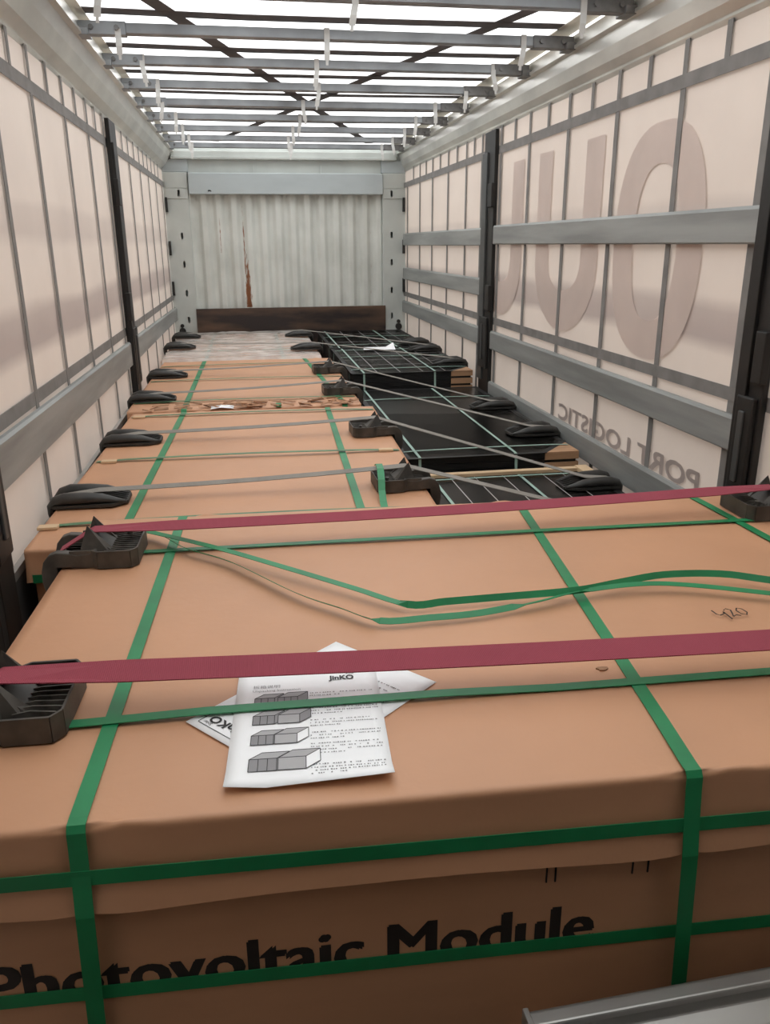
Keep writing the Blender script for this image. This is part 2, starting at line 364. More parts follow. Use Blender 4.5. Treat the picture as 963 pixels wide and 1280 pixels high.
# print of the outside lettering showing through the right curtain (mirrored from in here)
gx = HALF-.0065
def ellipse_ring(b, cy, cz, ry, rz, iy, iz, e=2.4, n=48):
    def P(r1, r2, a):
        c, s_ = math.cos(a), math.sin(a)
        return (gx, cy+r1*math.copysign(abs(c)**(2/e), c), cz+r2*math.copysign(abs(s_)**(2/e), s_))
    o = [b.verts.new(P(ry, rz, 2*math.pi*k/n)) for k in range(n)]; i = [b.verts.new(P(iy, iz, 2*math.pi*k/n)) for k in range(n)]
    for k in range(n): b.faces.new((o[k], o[(k+1) % n], i[(k+1) % n], i[k]))
mk('ghost_letter', lambda b: ellipse_ring(b, 3.35, 1.69, .39, .475, .195, .315), GHOST, wr)
def ghost_u(b, y0, y1, zt, zb, st):
    n = 14; cy = (y0+y1)/2; R = (y1-y0)/2; zc = zb+R*.8
    out = [(y1, zt)]+[(cy+R*math.cos(math.pi*k/n), zc-R*.8*math.sin(math.pi*k/n)) for k in range(n+1)]+[(y0, zt)]
    ri = R-st
    inn = [(y1-st, zt)]+[(cy+ri*math.cos(math.pi*k/n), zc-(R*.8-st)*math.sin(math.pi*k/n)) for k in range(n+1)]+[(y0+st, zt)]
    o = [b.verts.new((gx, *p)) for p in out]; i = [b.verts.new((gx, *p)) for p in inn]
    for k in range(len(o)-1): b.faces.new((o[k], o[k+1], i[k+1], i[k]))
mk('ghost_letter', lambda b: ghost_u(b, 3.92, 4.82, 2.18, 1.235, .215), GHOST, wr)
mk('ghost_letter', lambda b: ghost_u(b, 5.09, 5.95, 2.18, 1.235, .215), GHOST, wr)
# reading direction from outside runs towards +y, so it is mirrored in here
text_mesh('PORT LOGISTIC', GHOST2, wr, Matrix(((0, 0, 1, gx-.001), (1, 0, 0, 2.79), (0, 1, 0, .755), (0, 0, 0, 1))), 'ghost_lettering', bold=0, w=1.5, h=.085, fat=.012)

# ---- side boards and posts
BX0, BX1 = 1.210, 1.232
def board(s, y0, y1, z0, z1, label):
    def f(b): prism(b, [(s*BX0, z0+.006), (s*BX0, z1-.012), (s*(BX0+.004), z1-.004), (s*(BX0+.006), z1), (s*BX1, z1), (s*BX1, z0), (s*(BX0+.006), z0)], 'y', y0, y1)
    o = mk('side_board', f, BOARD)
    tag(o, label, 'side board', 'aluminium side boards')
    return o
board(1, 2.565, 5.62, 1.69, 1.812, 'grey aluminium side board crossing the ghost letters on the right curtain, highest of its bay')
board(1, 2.56, 5.61, .985, 1.112, 'grey aluminium side board above the mirrored small print on the right curtain')
board(1, 2.56, 5.617, .625, .757, 'grey aluminium side board just above the black module stacks, below the mirrored small print')
board(1, 5.86, 8.958, 1.682, 1.803, 'top one of three grey boards between the black post and the end wall')
board(1, 5.86, 8.958, 1.335, 1.457, 'middle one of three grey boards between the black post and the end wall')
board(1, 5.87, 9.0, .985, 1.11, 'lowest of three grey boards between the black post and the end wall, right curtain')
def lboard(y0, y1, za0, za1, zb0, zb1, label):
    b = bmesh.new(); v = []
    for y, z0, z1 in ((y0, za0, za1), (y1, zb0, zb1)):
        v.append([b.verts.new(p) for p in ((-BX0, y, z0), (-BX0, y, z1-.01), (-BX0-.008, y, z1), (-BX1, y, z1), (-BX1, y, z0))])
    for k in range(5): b.faces.new((v[0][k], v[0][(k+1) % 5], v[1][(k+1) % 5], v[1][k]))
    b.faces.new(v[0]); b.faces.new(v[1][::-1])
    tag(obj('side_board', b, BOARD), label, 'side board', 'aluminium side boards')
lboard(2.44, 5.40, 1.005, 1.15, .975, 1.118, 'long grey aluminium side board low on the left curtain, before its black post')
lboard(5.66, 9.0, .975, 1.118, .955, 1.078, 'grey aluminium side board on the left curtain between black post and end wall')
# low aluminium kick rails at the curtain foot
for s, n in ((-1, 'baseboard_left'), (1, 'baseboard_right')):
    o = struct(mk(n, lambda b: (bb(b, *sorted((s*1.216, s*1.2325)), 2.44, 5.38, .0, .74) if s < 0 else bb(b, *sorted((s*1.212, s*1.2325)), 2.58, 5.6, .0, .3)), ALU if s > 0 else POSTGREY)); o.name = n
mk('top_lip', lambda b: bb(b, -1.2325, -1.2135, 2.44, 5.38, .718, .747), ALU, bpy.data.objects['baseboard_left'])
def post(s, y0, y1, label, near=False):
    ym = (y0+y1)/2
    root = thing('side_post', (s*1.204, ym, 0), 0, label, 'post', 'black posts between the curtain bays')
    h = (y1-y0)/2
    i0 = -s*.0
    mk('post_body', lambda b: bb(b, *sorted((s*.002, s*.028)), -h, h, 0, 2.41), POSTBLACK, root, bevel=.004)
    mk('face_plate', lambda b: bb(b, *sorted((-s*.012, s*.004)), h*.1 if s > 0 else -h, h if s > 0 else -h*.1, .75 if not near else .1, 2.28), POSTGREY if s > 0 and not near else POSTBLACK, root, bevel=.003)
    for z0, z1 in ((1.93, 2.08), (1.25, 1.42)): mk('board_pocket', lambda b: bb(b, *sorted((-s*.018, s*.01)), -h-.012, -h*.3, z0, z1), POSTBLACK, root, bevel=.004)
    lk = mk('lock_case', lambda b: bb(b, *sorted((-s*.016, s*.004)), -h*.8, h*.7, .84, 1.2), POSTBLACK, root, bevel=.006)
    mk('lock_handle', lambda b: bb(b, *sorted((-s*.024, -s*.014)), -.015, .015, .9, 1.15), POSTGREY, lk, bevel=.004)
    return root
post(1, 5.615, 5.865, 'black and grey side post on the right curtain between the two bays of boards')
post(-1, 5.40, 5.64, 'black side post on the left curtain between the two boards')
post(1, 2.430, 2.56, 'wide black side post behind the end of the upper red strap', True)
post(-1, 2.24, 2.425, 'black side post beside the stack of cartons at the start of the left board', True)

# ---- corrugated end wall
def corr(b):
    xs = []; x = -1.02; k = 0; per = .152
    while x < 1.03:
        for dx, dy in ((0, .0), (.035, .0), (.068, .042), (.103, .042), (.136, .0)):
            if x+dx < 1.04: xs.append((x+dx, YF+dy))
        x += per
    lo = [b.verts.new((x, y, 0)) for x, y in xs]; hi = [b.verts.new((x, y, 2.3)) for x, y in xs]
    for i in range(len(xs)-1): b.faces.new((lo[i], lo[i+1], hi[i+1], hi[i]))
wb = struct(mk('wall_back', corr, BULK, bevel=.008)); wb.name = 'wall_back'
mk('backing_sheet', lambda b: bb(b, -1.28, 1.28, YF+.06, YF+.1, 0, 2.66), BULKP, wb)
for s in (-1, 1):
    po = mk('corner_post', lambda b: bb(b, *sorted((s*1.0, s*1.275)), YF-.04, YF+.05, 0, 2.40), BULKP, wb, bevel=.006)
    mk('hinge_rib', lambda b: [bb(b, *sorted((s*1.213, s*1.2325)), YF-.10, YF-.03, z, z+.14) for z in (1.2, 1.6, 2.02)], POSTBLACK, po)
    mk('corner_plate', lambda b: (bb(b, *sorted((s*1.005, s*1.225)), YF-.05, YF-.035, 2.15, 2.24), bb(b, *sorted((s*1.005, s*1.225)), YF-.047, YF-.035, 2.25, 2.39)), BULKP, po, bevel=.002)
    SZ = (.945, 1.22, 1.51, 1.79, 2.2)
    cut(po, [oval(s*1.095, z, .012, .012, .02, YF-.12, YF+.035) for z in SZ])
    cp = [c for c in po.children if c.name.startswith('corner_plate')][0]; cut(cp, [oval(s*1.095, 2.2, .012, .012, .02, YF-.12, YF+.035)])
    for z in SZ: mk('slot', lambda b: oval_rim(b, s*1.095, z, .012, .012, .02, .005, YF-.053 if z > 2 else YF-.043, YF+.0), BULKP, po)
    kb = mk('lashing_knob', lambda b: (cyl(b, (s*1.168, YF-.04, .83), (s*1.168, YF-.07, .83), .035), cyl(b, (s*1.168, YF-.04, .885), (s*1.168, YF-.065, .885), .02)), POSTBLACK, po)
    mk('cap_plate', lambda b: bb(b, *sorted((s*.99, s*1.24)), YF-.03, YF+.05, 2.402, 2.52), HEADER, wb, bevel=.004)
mk('header_recess', lambda b: bb(b, -.99, .99, YF-.0, YF+.05, 2.39, 2.52), BULKP, wb)
for x in (-.33, .36): mk('header_gusset', lambda b: bb(b, x-.006, x+.006, YF-.04, YF, 2.395, 2.47), BULKP, wb)
hp = mk('header_panel', lambda b: bb(b, -.99, .998, YF-.085, YF-.0, 2.19, 2.392), HEADER, wb, bevel=.006)
cut(hp, [oval(-.785, 2.222, .018, .006, .0, YF-.12, YF-.02)])
mk('drain_hole', lambda b: oval_rim(b, -.785, 2.222, .018, .006, .0, .003, YF-.087, YF-.05), HEADER, hp)
mk('top_gutter', lambda b: (bb(b, -1.15, 1.15, YF-.06, YF+.05, 2.52, 2.545), bb(b, -1.15, 1.15, YF-.03, YF+.05, 2.545, 2.60)), BULKP, wb, bevel=.004)
mk('kick_panel', lambda b: bb(b, -1.012, 1.022, YF-.065, YF-.041, .0, 1.057), PLY, wb, bevel=.002)

# ================================================================== cartons
def carton(name, fl, w, d, h, rz, label, flap=.13, bandx=(), notch=0):
    """fl = front-left corner on the floor plan; lid with folded rim over a slightly smaller body"""
    root = thing(name, (fl[0], fl[1], 0), rz, label, 'box')
    mk('body', lambda b: bb(b, .015, w-.015, .015, d-.015, 0.0, h-.02), CARD, root, bevel=.006)
    nx = 90
    prof = []   # y,z of the lid going from front rim over the top to the back rim
    R = .009
    prof += [(0, h-flap, 'r'), (0, h-flap*.5, 'f'), (0, h-R-.006, 'f'), (0, h-R, 'f')] + [(R-R*math.cos(a), h-R+R*math.sin(a), 'f') for a in (.5, 1.05)]
    prof += [(R+(d-2*R)*t, h, 't') for t in [0, .004]+[k/24 for k in range(1, 24)]+[.996, 1]]
    prof += [(d-R+R*math.sin(a), h-R+R*math.cos(a), 'f') for a in (.5, 1.05)] + [(d, h-R, 'f'), (d, h-R-.006, 'f'), (d, h-flap, 'r')]
    def lid(b):
        g = []
        for i in range(nx+1):
            x = w*i/nx; row = []
            for y, z, k in prof:
                dz = dy = 0
                if k == 't':
                    e = min(x, w-x, .25)/.25
                    dz = .004*noise.noise((x*2.1, y*2.1, w))*e
                elif k == 'r': dz = .012*noise.noise((x*3.1, d, 2.2)); dy = -.014*(1 if y < d/2 else -1)
                for bx in bandx:
                    q = math.exp(-((x-bx)/.03)**2)
                    if k == 'f': dz -= .008*q; dy += .006*q*(1 if y < d/2 else -1)
                    if k == 'r': dz += .006*q
                    if k == 'f': dz += .005*math.exp(-((x-bx-.07)/.03)**2)
                row.append(b.verts.new((x, y+dy, z+dz)))
            g.append(row)
        for i in range(nx):
            for j in range(len(prof)-1): b.faces.new((g[i][j], g[i+1][j], g[i+1][j+1], g[i][j+1]))
        for r, off in ((g[0], 0), (g[-1], 0)):
            top = [v for v in r]
            b.faces.new(top)
    o = mk('lid', lid, CARD, root, smooth=True)
    return root
def local(root, p):
    a = root.rotation_euler[2]; x = p[0]-root.location[0]; y = p[1]-root.location[1]
    return (x*math.cos(a)+y*math.sin(a), -x*math.sin(a)+y*math.cos(a))
def long_band(root, xf, xb, d, h, m, w=.026, front_to=.0, back_to=.3, name='packing_band', xlow=None, f0=0):
    """band over the top from the front face to the back face (local coords)"""
    e = .003; xl = xf if xlow is None else xlow
    pts = [(xl, f0-e+.008, front_to), (xf, f0-e-.017, h-.145), (xf, f0-e-.009, h-.09), (xf, f0-.005, h-.03), (xf, f0-.0035, h-.007), (xf, f0+.003, h+.0025), (xf, f0+.02, h+.004), (xf+(xb-xf)*.1, .1*d, h+e+.001)]
    pts += [(xf+(xb-xf)*t, d*t, h+e+.001) for t in (.3, .5, .7, .9)] + [(xb, d-.012, h+.002), (xb, d+e-.001, h-.012), (xb, d+e+.004, back_to)]
    return mk(name, lambda b: ribbon(b, pts, w, .0016, (1, 0, 0)), m, root)
def cross_band(root, y, w, h, m, wid=.022, lift=.0, up=.0025, name='packing_band', side=.4, y2=None, ys=None):
    y2 = y if y2 is None else y2; e = .0032
    pts = [(-e-.002, y, h-side), (-e-.001, y, h-.02), (.012, y, h+e)] + [(w*t, y+(y2-y)*t, h+e+(up if .15 < t < .45 else .0025)+lift*math.sin(math.pi*t)) for t in [k/10 for k in range(1, 10)]] + [(w-.012, y2, h+e), (w+e+.001, y2, h-.02), (w+e+.002, y2, h-side)]
    return mk(name, lambda b: ribbon(b, pts, wid, .0016, (0, 1, 0)), m, root)

# ---- the big carton with the print
NH = .9; NW = 2.16; ND = 1.43
rz = -.0349
near = carton('carton', (-1.015, 1.035), NW, ND, NH, rz, 'big brown carton printed in bold black, strapped with bright green bands under the red straps', .142, (.27, 1.216))
lp = lambda x, y: local(near, (x, y))
long_band(near, lp(-.747, 1.03)[0], lp(-.696, 2.42)[0], ND, NH, GREEN, .027, .40, xlow=lp(-.766, 1.03)[0])
long_band(near, lp(.199, 1.0)[0], lp(.368, 2.35)[0], ND, NH, GREEN, .027, .36, xlow=lp(.23, 1.0)[0])
long_band(near, lp(.975, 1.0)[0], lp(.945, 2.37)[0], ND, NH, GREEN, .027, .36)
cross_band(near, lp(-.95, 1.304)[1], NW, NH, GREEN, .024, up=.0085, y2=lp(1.1, 1.235)[1])
cross_band(near, lp(-.95, 2.145)[1], NW, NH, GREEN, .022, y2=lp(1.1, 2.085)[1], lift=.002)
# two bands round the sides, seen on the front face
for z0, z1, yb in ((.822, .800, -.0105), (.577, .559, .0125)):
    def girth(b):
        ribbon(b, [(-.012 if yb < 0 else .012, ND*.6, z0), (-.012 if yb < 0 else .012, .02, z0), (.02, yb, z0), (NW*.25, yb, z0*.75+z1*.25), (NW*.5, yb, (z0+z1)/2), (NW*.75, yb, z0*.25+z1*.75), (NW-.02, yb, z1), (NW+(.012 if yb < 0 else -.012), .02, z1), (NW+(.012 if yb < 0 else -.012), ND*.6, z1)], .026, .0016, (0, 0, 1))
    mk('packing_band', girth, GREEN, near)
# bold print on the front face
FR = Matrix(((1, 0, 0, lp(-.925, 1.03)[0]), (0, 0, -1, .0142), (0, 1, 0, .562), (0, 0, 0, 1)))
SH = Matrix.Identity(4)
text_mesh('Photovoltaic Module', PRINT, near, FR, 'front_print', bold=0, w=.98, h=.08, fat=.0085)
for xx in (-.77, -.028, -.053+.04, .12, .147):
    a = lp(xx, 1.0)[0]
    mk('pen_tick', lambda b: bb(b, a-.0012, a+.0012, .0125, .0148, .700, .737), PRINT, near)
# handwritten number
def scribble(b, strokes, org, sc, h, ang=0):
    for st in strokes:
        pts = [(org[0]+sc*(x*math.cos(ang)-y*math.sin(ang)), org[1]+sc*(x*math.sin(ang)+y*math.cos(ang)), h) for x, y in st]
        ribbon(b, pts, .0032, .0006, [Vector((-(q[1]-p[1]), q[0]-p[0], 0)) + Vector((1e-6, 1e-6, 0)) for p, q in zip(pts, pts[1:]+[(2*pts[-1][0]-pts[-2][0], 2*pts[-1][1]-pts[-2][1], h)])])
px, py = lp(.545, 1.51)
mk('handwritten_number', lambda b: scribble(b, [
    [(0, 1.1), (-.02, .6), (.1, .35), (.5, .5), (.6, .75), (.55, .2), (.5, -.3)],
    [(.75, .9), (1.0, 1.1), (1.2, .85), (1.0, .4), (.8, 0), (1.1, .15), (1.35, 0)],
    [(1.75, 1.0), (1.5, .7), (1.5, .2), (1.75, 0), (2.0, .3), (1.98, .8), (1.75, 1.0), (1.62, .85)]], (px, py-.02), .036, NH+.0045, .12), PRINT, near)
dx, dy = lp(.189, 1.324)
mk('scuff', lambda b: prism(b, [(dx+.012*math.cos(k*.7)*(1+.4*math.sin(k*2.3)), dy+.007*math.sin(k*.7)) for k in range(9)], 'z', NH+.001, NH+.0048), CARDEDGE, near)
ex, ey = lp(.91, 2.37)
mk('edge_guard', lambda b: bb(b, ex-.03, ex+.1, ND-.03, ND+.004, NH+.001, NH+.006), KRAFT, near)

# ---- the row of cartons behind it
AH = .80
A = carton('carton', (-1.193, 2.50), 1.36, 2.17, AH, -.026, 'plain brown carton strapped between the printed carton and the torn-edged carton', .1, (.3, 1.09))
la = lambda x, y: local(A, (x, y))
long_band(A, la(-.91, 2.7)[0], la(-.855, 4.6)[0], 2.17, AH, OLDGREEN if False else GREEN, .03, .3)
long_band(A, la(-.105, 2.7)[0], la(-.043, 4.6)[0], 2.17, AH, GREEN, .03, .3)
cross_band(A, la(-1.1, 2.72)[1], 1.36, AH, OLDGREEN, .024, .008)
cross_band(A, la(-1.1, 3.58)[1], 1.36, AH, OLDGREEN, .024, .010)
cross_band(A, la(-1.1, 4.55)[1], 1.36, AH, OLDGREEN, .024, .008)
mk('packing_band', lambda b: ribbon(b, [(.012, 1.0, .71), (.012, .02, .71), (.02, -.016, .71), (1.34, -.016, .71), (1.35, .02, .71), (1.35, 1, .71)], .028, .0016, (0, 0, 1)), GREEN, A)
for x, y in ((-1.165, 2.70), (-1.1, 3.565), (.12, 3.545), (-1.09, 4.53)):
    ax, ay = la(x, y); mk('edge_guard', lambda b: (bb(b, ax-.03, ax+.035, ay-.018, ay+.018, AH+.001, AH+.012)), KRAFT, A, bevel=.002)
B = carton('carton', (-1.178, 4.715), 1.345, 2.08, AH, -.008, 'brown carton with a torn front edge and a white label', .075, (.28, 1.16))
lb = lambda x, y: local(B, (x, y))
long_band(B, lb(-.86, 4.8)[0], lb(-.84, 6.7)[0], 2.08, AH, GREEN, .032, .3)
long_band(B, lb(.07, 4.8)[0], lb(-.03, 6.7)[0], 2.08, AH, GREEN, .032, .3)
for yy in (4.96, 5.78, 6.5): cross_band(B, lb(-1, yy)[1], 1.345, AH, OLDGREEN, .022, .006)
# torn liner along the front rim
def torn(b):
    for i in range(70):
        x = random.choice((random.gauss(.52, .09), random.gauss(1.2, .08), random.uniform(.1, 1.3), random.gauss(.75, .1)))
        if not .03 < x < 1.32: continue
        y = random.uniform(-.008, .16); s = random.uniform(.01, .045)
        abox(b, (x, y, AH+.004+random.uniform(0, .012)), (s*2.2, s*.5, .003), random.uniform(-.5, .5), random.uniform(-.3, .3), random.uniform(-.5, .5))
mk('torn_flakes', torn, CARDEDGE, B)['kind'] = 'stuff'
mk('band_stub', lambda b: bb(b, .845, .875, -.012, .10, AH+.0025, AH+.0055), GREEN, B)
def lab(b): ribbon(b, [(.47, .03, AH+.004), (.53, .03, AH+.012), (.60, .03, AH+.004)], .10, .001, (0, 1, 0))
mk('shipping_label', lab, PAPER, B)
Cc = carton('carton', (-1.195, 6.87), 1.320, 2.06, AH-.005, 0.0, 'carton wrapped in wrinkled clear film, next to the corrugated wall', .1, (.3, 1.1))
long_band(Cc, .36, .36, 2.06, AH-.005, PALEGREEN, .03, .3); long_band(Cc, 1.0, 1.0, 2.06, AH-.005, PALEGREEN, .03, .3)
for yy in (.5, 1.35): cross_band(Cc, yy, 1.320, AH, PALEGREEN, .022, .006)
def film(b):
    nx, ny = 90, 110; g = []
    for i in range(nx+1):
        row = []
        for j in range(ny+1):
            x = -.008+1.336*i/nx; t = j/ny
            y = -.02+2.09*t
            wr_ = .022*abs(noise.noise((x*3, y*9, 3.1))) + .010*abs(noise.noise((x*8, y*20, 1.1))) + .02*max(0, noise.noise((x*1.5, y*4, 8)))
            z = AH+.006+wr_
            if j == 0: z = AH-.06+.03*noise.noise((x*9, 0, 0)); y -= .01
            if i in (0, nx): z = AH-.10
            row.append(b.verts.new((x, y, z)))
        g.append(row)
    for i in range(nx):
        for j in range(ny): b.faces.new((g[i][j], g[i+1][j], g[i+1][j+1], g[i][j+1]))
tag(mk('stretch_film', film, FILM, Cc, smooth=True), 'wrinkled clear stretch film')

# ================================================================== black module stacks on the right
def stack(x0, x1, y0, y1, h, label, bands, cross, lines, clines, cut=.17):
    w = x1-x0; d = y1-y0
    root = thing('module_stack', (x0, y0, 0), 0, label, 'solar panels', 'stacks of black modules along the right curtain')
    out = [(0, 0), (w-cut, 0), (w, cut*1.15), (w, d), (0, d)]
    th, gap = .0328, .0022
    n = int((h-.15)/(th+gap))
    base = None
    for k in range(n):
        z1 = h-k*(th+gap)
        if base is None:
            base = mk('module', lambda b: prism(b, out, 'z', -th, -.001), FRAME, root); base.location = (0, 0, z1); o = base
        else:
            o = base.copy(); COL.objects.link(o); o.parent = root; o.location = (0, 0, z1)
    zb = h-n*(th+gap)
    ins = .022
    mk('glass', lambda b: prism(b, [(ins, ins), (w-cut-.01, ins), (w-ins, cut*1.15+.01), (w-ins, d-ins), (ins, d-ins)], 'z', h-.004, h-.001), GLASS, root)
    mk('frame_rim', lambda b: [ribbon(b, [(*p, h-.001), (*q, h-.001)], .022, .004, (-(q[1]-p[1]), q[0]-p[0], 0)) for p, q in zip(out, out[1:]+out[:1])], FRAME, root)
    for lx in lines: mk('cell_line', lambda b: bb(b, lx-x0-.002, lx-x0+.002, ins, d-ins, h-.001, h-.0002), CELL, root)
    for ly in clines: mk('cell_line', lambda b: bb(b, ins, w-ins, ly-y0-.002, ly-y0+.002, h-.001, h-.0002), CELL, root)
    # wooden corner blocks
    tri = [(w-cut+.004, 0), (w, 0), (w, cut*1.15-.005)]
    for k in range(4):
        z1 = h-.0-k*.056
        mk('corner_block', lambda b: prism(b, tri, 'z', z1-.04, z1), WOOD, root)
        mk('block_spacer', lambda b: prism(b, [(w-cut+.01, .01), (w-.012, .01), (w-.012, cut*1.1)], 'z', z1-.056, z1-.04), FRAME, root)
    # pallet
    pl = mk('pallet_deck', lambda b: [bb(b, 0, w, t*(d-.09), t*(d-.09)+.09, zb-.02, zb) for t in (0, .25, .5, .75, 1)], WOOD, root)
    for t in (0, .5, 1): mk('pallet_runner', lambda b: bb(b, t*(w-.09), t*(w-.09)+.09, 0, d, 0, zb-.02), WOOD, root)
    for bx in bands:
        long_band(root, bx-x0, bx-x0, d, h, PALEGREEN, .014, zb, zb)
    for cy in cross:
        cross_band(root, cy-y0, w, h, PALEGREEN, .014, .003, side=.15)
    return root
S1 = stack(.262, 1.165, 5.87, 7.36, .80, 'black module stack with wooden corner blocks and a tall dark front face', (.345, .875), (6.05, 6.75, 7.2), (.45, .62, .79, .96), (6.3, 6.6, 6.95))
S0 = stack(.262, 1.165, 7.42, 8.93, .80, 'black module stack right against the plywood kick panel', (.335, .865), (7.6, 8.3), (.5, .7, 1.0), (7.9, 8.6))
S2 = stack(.268, 1.165, 3.80, 5.78, .69, 'smooth black module stack between the tall dark stack and the lined stack', (.335, .83), (3.93, 5.38), (), (), .185)
S3 = stack(.262, 1.165, 2.60, 3.70, .62, 'black module stack with pale lines beside the raised corner of a protector', (.37, .80), (3.62,), (.46, .58, .72, .92, 1.02), ())
mk('edge_strip', lambda b: bb(b, .03, .85, 1.06, 1.098, .622, .64), KRAFT, S3, bevel=.002)
mk('edge_strip', lambda b: bb(b, .84, .90, .98, 1.098, .622, .645), KRAFT, S3, bevel=.002)

# ================================================================== corner protectors
RIBM = mat('rubbed_plastic_edge', (.13, .12, .105), .5, 0, .5, (30, 30, 30), col2=(.05, .046, .04))
def prot_a(root, m=PLASTICG):
    """ribbed corner protector with a peaked saddle; edge of the load at x=0, plate runs to +x"""
    Wd = .094; H = .047
    def shell(b):
        out = [(.035, -Wd*.86), (.10, -Wd*.86), (.118, -Wd), (.212, -Wd), (.230, -Wd*.78), (.230, Wd*.78), (.212, Wd), (.118, Wd), (.10, Wd*.86), (.035, Wd*.86)]
        prism(b, out, 'z', .001, .006)
        for p, q in zip(out, out[1:]):
            d = Vector((q[0]-p[0], q[1]-p[1], 0)); ribbon(b, [(p[0], p[1], (H)/2), (q[0], q[1], H/2)], H, .005, (0, 0, 1))
    mk('plate', shell, m, root)
    for i in range(9):
        y = -Wd*.72+i*Wd*1.44/8
        mk('rib', lambda b: ribbon(b, [(.13, y*.9, .018), (.165, y*.9, .023), (.228 if abs(y) < Wd*.7 else .216, y, .0225)], .036, .003, (0, 0, 1)), RIBM, root)
    # rounded cheeks that fold over the edge
    def cheek(b, s):
        prof = [(.11, .003), (.11, .045), (.085, .039), (.055, .037), (.025, .043), (-.002, .045), (-.026, .038), (-.043, .02), (-.051, -.006), (-.052, -.04), (-.046, -.068), (-.034, -.078), (-.020, -.07), (-.010, -.04), (-.003, .003)]
        prism(b, prof, 'y', s*Wd*.62, s*Wd*.90)
    for s in (-1, 1): mk('cheek', lambda b: cheek(b, s), m, root, bevel=.003)
    mk('fold', lambda b: prism(b, [(.11, .004), (.11, .01), (.0, .014), (-.018, .006), (-.024, -.015), (-.024, -.07), (-.016, -.07), (-.014, -.01), (-.004, .003)], 'y', -Wd*.65, Wd*.65), m, root)
    for i in range(6):
        y = -Wd*.5+i*Wd/5
        mk('rib', lambda b: bb(b, .0, .10, y-.0015, y+.0015, .008, .024), m, root)
    # saddle: ridge under the strap with a peak at either side
    def saddle(b):
        rx, rzz = .088, .072; hw = .034
        v = [b.verts.new(p) for p in ((rx, -hw, rzz), (rx, hw, rzz), (.19, hw*1.9, .012), (.19, -hw*1.9, .012), (.05, -hw*1.8, .008), (.05, hw*1.8, .008))]
        for f in ((0, 1, 2, 3), (0, 4, 5, 1), (0, 3, 4), (1, 5, 2), (2, 5, 4, 3)): b.faces.new([v[k] for k in f])
    mk('saddle', saddle, m, root)
    for s in (-1, 1):
        def horn(b):
            v = [b.verts.new(p) for p in ((.084, s*.041, .102), (.05, s*.030, .02), (.098, s*.030, .06), (.048, s*.070, .006), (.165, s*.066, .006), (.165, s*.034, .02))]
            for f in ((0, 1, 2), (0, 2, 5, 4), (0, 4, 3), (0, 3, 1), (1, 3, 4, 5, 2)): b.faces.new([v[k] for k in f])
        mk('horn', horn, m, root)
    mk('stud', lambda b: cyl(b, (.185, Wd*.62, .02), (.185, Wd*.62, .052), .009, 10), m, root)
def prot_b(root, m=PLASTIC):
    """protector with two rolled rails and a channel between for the strap"""
    Wd = .088
    mk('plate', lambda b: prism(b, [(-.008, -Wd), (.2, -Wd), (.25, -Wd*.55), (.25, Wd*.55), (.2, Wd), (-.008, Wd)], 'z', .001, .012), m, root)
    for s in (-1, 1):
        def roll(b):
            c = Vector((0, s*.058, 0)); rings = []
            path = [(-.018, -.048, .012), (-.0205, -.022, .016), (-.017, .004, .022), (-.002, .022, .026), (.03, .030, .030), (.10, .030, .028), (.16, .026, .024), (.205, .017, .016), (.245, .010, .006)]
            for i, (x, z, r) in enumerate(path):
                p0 = path[max(i-1, 0)]; p1 = path[min(i+1, len(path)-1)]
                tg = Vector((p1[0]-p0[0], 0, p1[1]-p0[1])).normalized(); nm = Vector((-tg.z, 0, tg.x))
                rings.append([b.verts.new(Vector((x, c.y, z)) + Vector((0, 1, 0))*r*1.0*math.cos(a) + nm*r*.75*math.sin(a)) for a in [k*math.pi/5 for k in range(10)]])
            for r, q in zip(rings, rings[1:]):
                for k in range(10): b.faces.new((r[k], r[(k+1) % 10], q[(k+1) % 10], q[k]))
            b.faces.new(rings[0]); b.faces.new(rings[-1][::-1])
        mk('rolled_rail', roll, m, root, smooth=True)
    mk('fold', lambda b: prism(b, [(.05, .012), (.0, .018), (-.016, .012), (-.025, -.004), (-.025, -.05), (-.016, -.05), (-.014, -.008), (-.003, .003)], 'y', -.06, .06), m, root)
    for i in range(5):
        y = -.045+i*.0225
        mk('rib', lambda b: prism(b, [(.14, .012), (.15, .030), (.19, .028), (.243, .014), (.243, .011)], 'y', y-.002, y+.002), m, root)
PA = thing('corner_protector', (0, 0, 0), 0, '', 'protector'); prot_a(PA)
PB = thing('corner_protector', (0, 0, 0), 0, '', 'protector'); prot_b(PB)
usedp = set()
def protector(kind, x, y, z, right, label, rzz=0, group='black plastic corner protectors'):
    src = PA if kind == 'A' else PB
    o = src if kind not in usedp else tree(src); usedp.add(kind)
    o.scale = (.87 if kind == 'A' else 1, 1, 1)
    o.location = (x, y, z); o.rotation_euler = (0, 0, (math.pi if right else 0)+rzz)
    tag(o, label, 'protector', group); return o
Z9, Z8 = NH+.003, AH+.004
protector('A', -1.007, 1.357, Z9, False, 'large ribbed black protector under the red strap that crosses the papers', rz).scale = (.87, 1.06, 1.05)
protector('A', -.980, 2.14, Z9, False, 'ribbed black protector with peaked saddle where the upper red strap leaves the left edge', rz)
protector('A', 1.188, 2.165, Z9, True, 'ribbed black protector on the right edge of the printed carton beside the black post', rz)
cnt = ['first', 'second', 'third', 'fourth', 'fifth', 'sixth']
LP = [(-1.183, 2.985), (-1.158, 3.94), (-1.179, 5.05), (-1.172, 5.99), (-1.197, 7.53), (-1.197, 8.40)]
RP = [(.185, 2.985), (.210, 3.92), (.175, 5.09), (.182, 5.99), (.131, 7.24), (.131, 8.32)]
